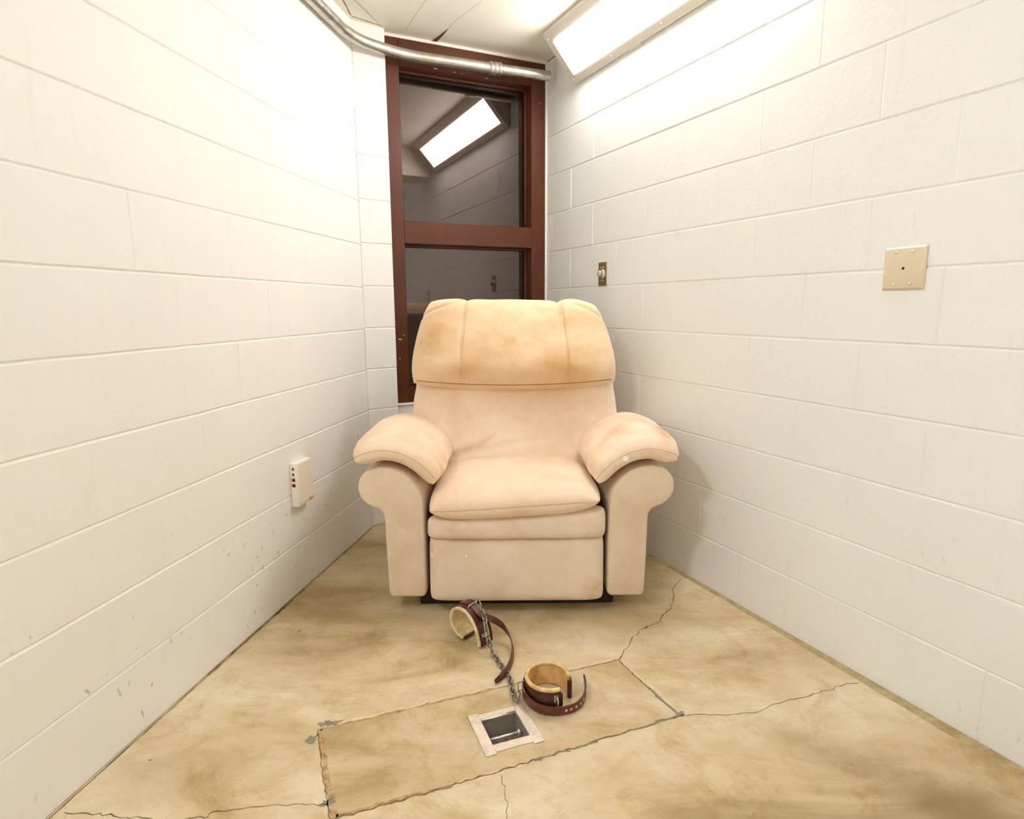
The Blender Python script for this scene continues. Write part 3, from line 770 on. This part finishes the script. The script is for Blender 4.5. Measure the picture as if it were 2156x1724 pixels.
# thin sewn seam round the seat cushion front and small white flecks
def cushion_front(x, zoff):
    return V((x, 0, 0))
def fleck(name, pos, w, h, nrm, rot=0):
    nrm = V(nrm).normalized(); s = nrm.cross(Z).normalized(); u = s.cross(nrm); bm = bmesh.new()
    c_, s_ = math.cos(rot), math.sin(rot); vs = []
    for a_, b_ in ((-1, -1), (1, -1), (1, 1), (-1, 1)):
        a2, b2 = a_*w/2*c_-b_*h/2*s_, a_*w/2*s_+b_*h/2*c_
        vs.append(V(pos)+s*a2+u*b2)
    q = [bm.verts.new(p+nrm*.0010) for p in vs]+[bm.verts.new(p-nrm*.004) for p in vs]
    bm.faces.new(q[:4]); bm.faces.new(q[4:][::-1])
    for i in range(4): bm.faces.new((q[i], q[4+i], q[4+(i+1) % 4], q[(i+1) % 4]))
    bmesh.ops.recalc_face_normals(bm, faces=bm.faces[:]); o = link(name, bm, M['white'], RC); o['label'] = 'small white sticker'; return o
dg = bpy.context.evaluated_depsgraph_get()
CAMP = V((0, 0, 1.1246152))
def on_chair(direction):
    """where a sight line meets the chair surface: used to sit stickers and seams on the cushions"""
    bpy.context.view_layer.update(); best = None
    for o in RC.children:
        if o.type != 'MESH': continue
        mw = o.matrix_world.inverted(); ok, loc, nrm, _ = o.ray_cast(mw @ CAMP, mw.to_3x3() @ V(direction).normalized())
        if ok:
            p = o.matrix_world @ loc; dd = (p-CAMP).length
            if best is None or dd < best[0]: best = (dd, p, nrm)
    return best
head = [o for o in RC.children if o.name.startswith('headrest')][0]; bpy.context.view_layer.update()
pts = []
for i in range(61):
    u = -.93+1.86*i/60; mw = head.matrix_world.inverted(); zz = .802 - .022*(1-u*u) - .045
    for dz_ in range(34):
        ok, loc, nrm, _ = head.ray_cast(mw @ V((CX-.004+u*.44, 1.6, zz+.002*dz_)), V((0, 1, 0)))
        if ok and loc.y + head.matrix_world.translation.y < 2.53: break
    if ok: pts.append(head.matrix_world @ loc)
if len(pts) > 9:  # dark tube stands in for the shaded crease below the headrest
    bm = bmesh.new(); tube(bm, pts, .0020, 6); o = link('crease_shade_line', bm, M['crease_shade'], RC, True); o['label'] = 'dark painted crease shade line'
for x0, x1 in ((-.2265, -.196), (.236, .208)):
    pts = []
    for i in range(50):
        t = i/49; mw = head.matrix_world.inverted()
        ok, loc, nrm, _ = head.ray_cast(mw @ V((CX-.004+lerp(x0, x1, t)+.0, 1.6, lerp(.80, 1.148, t))), V((0, 1, 0)))
        if ok: pts.append(head.matrix_world @ loc - V((0, .0001, 0)))
    if len(pts) > 9:
        bm = bmesh.new(); tube(bm, pts, .0008, 6); link('seam', bm, M['seamth'], RC, True)
for tgt, w, h in (((.371, 1.951, .63), .018, .018), ((-.2900, 2.08, .2465), .011, .011), ((-.167, 2.08, .243), .004, .009), ((.255, 2.08, .335), .005, .006), ((.312, 2.08, .375), .005, .005)):
    hit = on_chair(V(tgt)-CAMP)
    if hit: fleck('sticker', hit[1], w, h, hit[2], .1)
# sewn seam line across the cushion front: follow the surface at fixed heights
bpy.context.view_layer.update()
seat = [o for o in RC.children if o.name.startswith('seat_cushion')][0]; pts = []
for i in range(61):
    u = -1+2*i/60; x = CX - .006 + u*.300; zt = .4300 + .019*u + .004*(1-u*u) - .006*g1(u, .9, .1)
    mw = seat.matrix_world.inverted(); ok, loc, nrm, _ = seat.ray_cast(mw @ V((x, 1.6, zt)), V((0, 1, 0)))
    if ok: pts.append(seat.matrix_world @ loc + V((0, -.0004, 0)))
bm = bmesh.new(); tube(bm, pts, .0011, 6); link('seam', bm, M['seamth'], RC, True)
for o in [o for o in RC.children if o.name.startswith('arm_pad')]:
    sgn = -1 if o.data.vertices[0].co.x < CX - 0 and sum(v.co.x for v in o.data.vertices)/len(o.data.vertices) + o.location.x < CX else 1
    xs = [v.co.x for v in o.data.vertices]; mw = o.matrix_world.inverted(); pts = []
    sgn = 1 if (sum(xs)/len(xs)) > CX else -1
    for i in range(61):
        t = .02 + .95*i/60; p = arcp(t); a_ = arc[min(int(t*(len(arc)-1)), len(arc)-2)]; b_ = arc[min(int(t*(len(arc)-1)), len(arc)-2)+1]
        tg = (b_-a_).normalized(); nr2 = V((-tg.y, tg.x, 0))
        if nr2.y < 0 and abs(tg.x) > .3 or (abs(tg.x) <= .3 and nr2.x > 0 and t > .5): nr2 = -nr2
        q = p + nr2*.014
        ok, loc, nrm, _ = o.ray_cast(mw @ V((CX + sgn*(q.x+.006), 1.7, q.y)), V((0, 1, 0)))
        if ok: pts.append(o.matrix_world @ loc + V((0, -.0003, 0)))
    if len(pts) > 10:
        bm = bmesh.new(); tube(bm, pts, .0009, 6); link('seam', bm, M['seamth'], RC, True)

# ------------------------------------------------------------------ restraint ring box in the floor
ax = (V((hole[1][0], hole[1][1], 0))-V((hole[0][0], hole[0][1], 0))).normalized(); ay = Z.cross(ax)
hc = V((sum(p[0] for p in hole)/4, sum(p[1] for p in hole)/4, 0))
HM = Matrix(((ax.x, ay.x, 0, hc.x), (ax.y, ay.y, 0, hc.y), (0, 0, 1, 0), (0, 0, 0, 1)))
AB = thing('floor_anchor_box', 'square steel anchor box with two rods, sunk in the floor before the armchair', 'floor anchor', hc)
HI = HM.inverted(); hl = [HI @ V((p[0], p[1], 0)) for p in hole]
hx, hy = .0515, .0535
bm = bmesh.new(); dep = -.075   # pit lining
def quad(bm, pts, mi=0):
    f = bm.faces.new([bm.verts.new(HM @ V(p)) for p in pts]); f.material_index = mi
t_ = .003
for x0, x1, y0, y1 in ((-hx-t_, -hx, -hy-t_, hy+t_), (hx, hx+t_, -hy-t_, hy+t_), (-hx, hx, -hy-t_, -hy), (-hx, hx, hy, hy+t_)):
    box(bm, (x0, y0, dep), (x1, y1, .0008), HM)
box(bm, (-hx-t_, -hy-t_, dep-.004), (hx+t_, hy+t_, dep), HM)
link('pit_lining', bm, M['steel_d'], AB)
for sx in (-1, 1):
    bm = bmesh.new(); x0, x1 = (-hx-.030, -hx) if sx < 0 else (hx, hx+.030)
    box(bm, (x0, -hy-.034, .0002), (x1, hy+.026, .0032), HM); bevel(bm, .0009, 1)
    fl_ = link('flange', bm, M['steel'], AB, True, True)
    for yy in (-hy-.024, hy+.016):
        if sx > 0 and yy > 0: continue
        bm = bmesh.new(); xm = (x0+x1)/2
        tube(bm, [HM @ V((xm, yy, .0025)), HM @ V((xm, yy, .0040)), HM @ V((xm, yy, .0046))], [.0042, .0040, .0025], 14); link('screw', bm, M['rod'], fl_, True)
bm = bmesh.new(); box(bm, (-hx, -hy-.026, .0002), (hx, -hy, .0024), HM); link('front_plate', bm, M['steel'], AB)
bm = bmesh.new(); box(bm, (-hx, hy, .0002), (hx, hy+.02, .0020), HM); link('rear_plate', bm, M['steel'], AB)
for yy, zz in ((hy-.001, -.001), (-.004, -.022)):
    bm = bmesh.new(); tube(bm, [HM @ V((-hx+.0005, yy, zz)), HM @ V((hx-.0005, yy, zz))], .0042, 14); link('rod', bm, M['rod'], AB, True)
bm = bmesh.new(); tube(bm, [HM @ V((hx-.014, -.004, -.022)), HM @ V((hx-.009, -.004, -.022))], .0085, 14); link('washer', bm, M['rod'], AB, True)
# rubble in the pit
bm = bmesh.new(); rs = random.Random(5)
for i in range(40):
    c = V((rs.uniform(-.045, .045), rs.uniform(-.047, .047), dep+.003)); q = bmesh.ops.create_icosphere(bm, subdivisions=1, radius=rs.uniform(.0015, .005))
    for v in q['verts']: v.co = HM @ (c + V((v.co.x, v.co.y, v.co.z*.6))*1)
o = link('rubble', bm, M['patch'], AB); o['kind'] = 'stuff'

# ------------------------------------------------------------------ leather cuffs
def band(path, wv, n0, n1, w0, w1, m, name, parent, bev=.0012, sgn=1, taper=None):
    """slab following path; wv = width direction, n0..n1 = offsets along the outward normal"""
    bm = bmesh.new(); n = len(path); rings = []
    for i, p in enumerate(path):
        w = (wv[i] if isinstance(wv, list) else wv).normalized()
        t = (path[min(i+1, n-1)]-path[max(i-1, 0)]).normalized(); q = t.cross(w).normalized()*sgn; w2 = w
        a0, a1 = w0, w1
        if taper: k = taper(i/(n-1)); c = (w0+w1)/2; a0, a1 = c+(w0-c)*k, c+(w1-c)*k
        rings.append([bm.verts.new(p + q*a + w2*b_) for a, b_ in ((n0, a0), (n1, a0), (n1, a1), (n0, a1))])
    for A_, B2 in zip(rings[:-1], rings[1:]):
        for k in range(4): bm.faces.new((A_[k], A_[(k+1) % 4], B2[(k+1) % 4], B2[k]))
    bm.faces.new(rings[0][::-1]); bm.faces.new(rings[-1])
    bmesh.ops.recalc_face_normals(bm, faces=bm.faces[:])
    if bev:
        es = [e_ for e_ in bm.edges if len(e_.link_faces) == 2 and e_.calc_face_angle() > .9]
        bmesh.ops.bevel(bm, geom=es, offset=bev, segments=2, affect='EDGES')
    return link(name, bm, m, parent, True, True)
def offset(path, wv, d, w, sgn=1):
    out = []; n = len(path)
    for i, p in enumerate(path):
        t = (path[min(i+1, n-1)]-path[max(i-1, 0)]).normalized(); q = t.cross(wv).normalized()*sgn; out.append(p+q*d+wv*w)
    return out
def tubeobj(name, path, r, m, parent, closed=False, seg=10):
    bm = bmesh.new(); tube(bm, path, r, seg, closed); return link(name, bm, m, parent, True)
# upright cuff on the right
K2 = thing('leather_cuff', 'upright dark red leather cuff with tan lining, standing right of the anchor box', 'cuff', (.100, 1.622, 0), 'leather ankle cuffs')
cc = V((.098, 1.623, 0)); path = []
for i in range(61):
    a_ = math.radians(-4 + (i/60)*(299+4))     # anticlockwise, gap at the front right
    rx, ry = .0655, .071
    k = 1 + .05*max(0, (i-52)/8)
    path.append(cc + V((math.cos(a_)*rx*k, math.sin(a_)*ry*k, 0)))
H2 = .068
band(path, Z, 0, .0035, .0015, H2-.006, M['leather'], 'outer_leather', K2, .0008)
band(path, Z, -.0085, -.0003, .003, H2-.004, M['padding'], 'lining', K2, .002)
tubeobj('piping', offset(path, Z, -.0045, H2-.001), .0062, M['piping'], K2)
tubeobj('piping', offset(path, Z, -.0040, .0058), .0045, M['piping'], K2)
for p in (path[0], path[-1]):
    i = 0 if p is path[0] else len(path)-1; q = path[1] if i == 0 else path[-2]; t = (p-q).normalized(); nrm = (p-cc).normalized()
    Mx = Matrix(((t.x, nrm.x, 0, p.x), (t.y, nrm.y, 0, p.y), (0, 0, 1, 0), (0, 0, 0, 1)))
    bbox_obj('end_binding', (-.0005, -.0085, .003), (.0045, .005, H2-.010), M['leather'], K2, Mx, .0012)
# metal staple on the front
a_ = math.radians(286); p = cc+V((math.cos(a_)*.071, math.sin(a_)*.0765, 0)); nrm = V((math.cos(a_), math.sin(a_), 0)); t = V((-nrm.y, nrm.x, 0))
Mx = Matrix(((t.x, nrm.x, 0, p.x), (t.y, nrm.y, 0, p.y), (0, 0, 1, 0), (0, 0, 0, 1)))
pl = bbox_obj('staple_plate', (-.0065, -.003, .010), (.0065, .0012, .056), M['chain'], K2, Mx, .001)
tubeobj('staple', [Mx @ V(q) for q in ((.003, .001, .050), (.003, .006, .047), (.0035, .008, .040), (.0035, .008, .026), (.003, .006, .018), (.003, .001, .015))], .0017, M['rod'], K2)
# belt strap spiralling round its front
sp2 = spline([(.036, 1.648, .040), (.0285, 1.628, .040), (.026, 1.604, .036), (.033, 1.582, .030), (.050, 1.561, .023), (.073, 1.546, .018), (.102, 1.538, .0165), (.136, 1.540, .016), (.167, 1.552, .016), (.190, 1.574, .0165), (.205, 1.606, .017), (.2115, 1.640, .018), (.2125, 1.668, .0205), (.212, 1.692, .024)], 7)
W2 = [V((0, 0, 1)) + V((0, -.10, 0))*math.sin(PI*i/(len(sp2)-1)) for i in range(len(sp2))]
st = band(sp2, W2, -.0021, .0021, -.0150, .0150, M['leather_s'], 'strap', K2, .0006, taper=lambda k: .92 if k < .8 else .92*math.sqrt(max(.08, 1-((k-.8)/.2)**2.4)))
for hx_ in ((.1445, 1.5395), (.1615, 1.5455), (.1775, 1.5565), (.189, 1.5695), (.1985, 1.586)):
    p = min(sp2, key=lambda q: (q.x-hx_[0])**2+(q.y-hx_[1])**2); i = sp2.index(p); t = (sp2[i+1]-sp2[i-1]).normalized(); q = t.cross(Z).normalized()
    if q.y > 0 and q.x < 0: q = -q
    tubeobj('strap_hole', [p-q*.0027, p+q*.0027], .0043, M['piping'], st, seg=12)
# wire loop that takes the chain
tubeobj('wire_loop', spline([(.034, 1.612, .060), (.0275, 1.610, .061), (.0145, 1.604, .061), (.0120, 1.601, .057), (.0125, 1.600, .040), (.0145, 1.601, .037), (.028, 1.606, .037)], 4), .0014, M['chain'], K2)

# toppled cuff on the left
K1 = thing('leather_cuff', 'dark red leather cuff with pale lining toppled on its side before the armchair', 'cuff', (-.13, 1.93, 0), 'leather ankle cuffs')
O1 = V((-.177, 1.926, .010)); HX = V((.775, -.632, 0)); A1 = V((.632, .775, .04)).normalized()
pr = spline([(.006, .002, 0), (-.022, .008, 0), (-.045, .030, 0), (-.053, .066, 0), (-.043, .093, 0), (-.015, .109, 0), (.017, .108, 0), (.048, .086, 0), (.070, .052, 0), (.080, .022, 0), (.082, .000, 0)], 6)
path1 = [O1 + HX*p.x + Z*p.y for p in pr]; H1 = .066
s1 = 1 if (path1[10]-path1[9]).cross(A1).dot(path1[10]-(O1+HX*.015+Z*.055)) > 0 else -1
band(path1, A1, 0, .0035, .006, H1-.0015, M['leather'], 'outer_leather', K1, .0008, s1)
band(path1, A1, -.008, -.0003, .004, H1-.003, M['padding_l'], 'lining', K1, .002, s1)
tubeobj('piping', offset(path1, A1, -.0035, .003, s1), .0060, M['piping_l'], K1)
tubeobj('piping', offset(path1, A1, -.0035, H1-.003, s1), .0048, M['piping_l'], K1)
for idx in (0, -1):
    p = path1[idx]; q = path1[1] if idx == 0 else path1[-2]; t = (p-q).normalized(); nr_ = t.cross(A1)*(1)
    if nr_.dot(p-(O1+HX*.015+Z*.055)) < 0: nr_ = -nr_
    Mx = Matrix(((t.x, nr_.x, A1.x, p.x), (t.y, nr_.y, A1.y, p.y), (t.z, nr_.z, A1.z, p.z), (0, 0, 0, 1)))
    bbox_obj('end_binding', (-.001, -.006, .010), (.0035, .005, H1-.002), M['leather'], K1, Mx, .0012)
# metal staple near the lower right end
p = path1[-9]; t = (path1[-8]-path1[-10]).normalized(); nr_ = t.cross(A1)
if nr_.dot(p-(O1+HX*.015+Z*.055)) < 0: nr_ = -nr_
Mx = Matrix(((t.x, nr_.x, A1.x, p.x), (t.y, nr_.y, A1.y, p.y), (t.z, nr_.z, A1.z, p.z), (0, 0, 0, 1)))
bbox_obj('staple_plate', (-.006, .002, .012), (.006, .0048, .052), M['chain'], K1, Mx, .001)
tubeobj('staple', [Mx @ V(q) for q in ((.003, .003, .018), (.003, .010, .021), (.003, .012, .028), (.003, .012, .038), (.003, .010, .045), (.003, .003, .048))], .0017, M['rod'], K1)
# strap: over the top of the cuff and away to the right
oc = offset(path1, A1, .0052, .036, s1)
s1pts = [tuple(oc[i]) for i in (16, 20, 24, 28, 32, 36)]
s1pts += [(-.108, 1.915, .106), (-.088, 1.916, .094), (-.062, 1.928, .076), (-.036, 1.926, .056), (-.016, 1.906, .038), (-.005, 1.874, .026), (-.002, 1.838, .019), (-.006, 1.79, .0155), (-.019, 1.742, .0145), (-.038, 1.702, .0145), (-.056, 1.676, .0145)]
sp1 = spline(s1pts, 7); nS1 = len(sp1); W1 = []
for i in range(nS1):
    k = i/(nS1-1); t = (sp1[min(i+1, nS1-1)]-sp1[max(i-1, 0)]).normalized()
    a_ = A1; b_ = V((-.30, .10, 1)).normalized(); f = max(0, min(1, (k-.28)/.22)); f = f*f*(3-2*f)
    w = a_.lerp(b_, f); w = (w-t*w.dot(t)).normalized(); W1.append(w)
band(sp1, W1, -.0017, .0017, -.0118, .0118, M['leather_s'], 'strap', K1, .0006, taper=lambda k: .9 if k < .93 else .9-.35*(k-.93)/.07)
# wire loop over the strap
b0 = oc[36]; tv = (oc[37]-oc[35]).normalized(); nv = tv.cross(A1)*1
if nv.z < 0: nv = -nv
tubeobj('wire_loop', spline([b0-A1*.019-nv*.004, b0-A1*.019+nv*.004, b0-A1*.012+nv*.007, b0+nv*.0075, b0+A1*.014+nv*.007, b0+A1*.022+nv*.005, b0+A1*.023-nv*.002], 4), .0014, M['rod'], K1)

# chain between the cuffs
CH = thing('steel_chain', 'short steel chain linking the two leather cuffs', 'chain', (-.03, 1.76, 0))
e0 = b0+A1*.026+nv*.003
cpath = spline([tuple(e0), (-.100, 1.915, .104), (-.0925, 1.880, .092), (-.0865, 1.856, .070), (-.079, 1.842, .044), (-.072, 1.838, .020), (-.062, 1.828, .0085), (-.050, 1.797, .0075), (-.033, 1.757, .0075), (-.018, 1.721, .0075), (-.009, 1.685, .0075), (-.004, 1.650, .0075), (.001, 1.617, .0075), (.0045, 1.597, .0085), (.009, 1.594, .018), (.013, 1.600, .034)], 14)
# resample at the link pitch
pitch = .0188; res = [cpath[0]]; acc = 0
for a2, b2 in zip(cpath[:-1], cpath[1:]):
    d_ = (b2-a2).length
    while acc + d_ >= pitch*len(res): 
        res.append(a2.lerp(b2, (pitch*len(res)-acc)/d_ if d_ else 0))
    acc += d_
def link_mesh():
    bm = bmesh.new(); L2, R2_ = .0072, .0068; q = []
    for i in range(24):
        a_ = 2*PI*i/24; q.append(V((math.cos(a_)*R2_ + (L2 if math.cos(a_) > 0 else -L2)*1, math.sin(a_)*R2_, 0)))
    tube(bm, q, .0026, 8, closed=True); return bm
lk0 = link('chain_link', link_mesh(), M['chain'], CH, True)
rsx = random.Random(2)
for i, (a2, b2) in enumerate(zip(res[:-1], res[1:])):
    o = lk0 if i == 0 else lk0.copy()
    if i: C.objects.link(o); o.parent = CH
    t = (b2-a2).normalized(); mid = (a2+b2)/2
    s = t.cross(Z).normalized(); u = s.cross(t)
    ang = (math.radians(35) if i % 2 else math.radians(-55)) + rsx.uniform(-.3, .3)
    s2 = s*math.cos(ang)+u*math.sin(ang); u2 = t.cross(s2)
    if mid.z < .03: mid = V((mid.x, mid.y, max(mid.z, .0026+abs(s2.z)*.0068, .0045)))
    o.matrix_parent_inverse = Matrix.Translation(-CH.location)
    o.matrix_basis = Matrix(((t.x, s2.x, u2.x, mid.x), (t.y, s2.y, u2.y, mid.y), (t.z, s2.z, u2.z, mid.z), (0, 0, 0, 1)))

# ------------------------------------------------------------------ world, camera, view
w = bpy.data.worlds.new('World'); sc.world = w; w.use_nodes = True
w.node_tree.nodes['Background'].inputs[0].default_value = (.01, .008, .008, 1); w.node_tree.nodes['Background'].inputs[1].default_value = .3
f, pi_, ro = 1289.394, .16664565, .00631186
cr_, sr_ = math.cos(ro), math.sin(ro); cp_, sp__ = math.cos(pi_), math.sin(pi_)
right = V((cr_, -sr_*sp__, -sr_*cp_)); down = V((-sr_, -cr_*sp__, -cr_*cp_)); fwd = V((0, cp_, -sp__))
cam = bpy.data.cameras.new('Camera'); co = bpy.data.objects.new('Camera', cam); C.objects.link(co); sc.camera = co
upv = -down; bk = -fwd
co.matrix_world = Matrix(((right.x, upv.x, bk.x, 0), (right.y, upv.y, bk.y, 0), (right.z, upv.z, bk.z, CAMP.z), (0, 0, 0, 1)))
cam.sensor_width = 36; cam.sensor_fit = 'HORIZONTAL'; cam.lens = 36*f/2156; cam.clip_start = .02
vs_ = sc.view_settings
vs_.view_transform = 'Standard'; vs_.look = 'None'; vs_.gamma = 1; vs_.use_curve_mapping = False; vs_.exposure = .70
sc.cycles.max_bounces = 12; sc.cycles.diffuse_bounces = 8; sc.cycles.sample_clamp_indirect = 8
try: sc.cycles.use_denoising = True
except Exception: pass
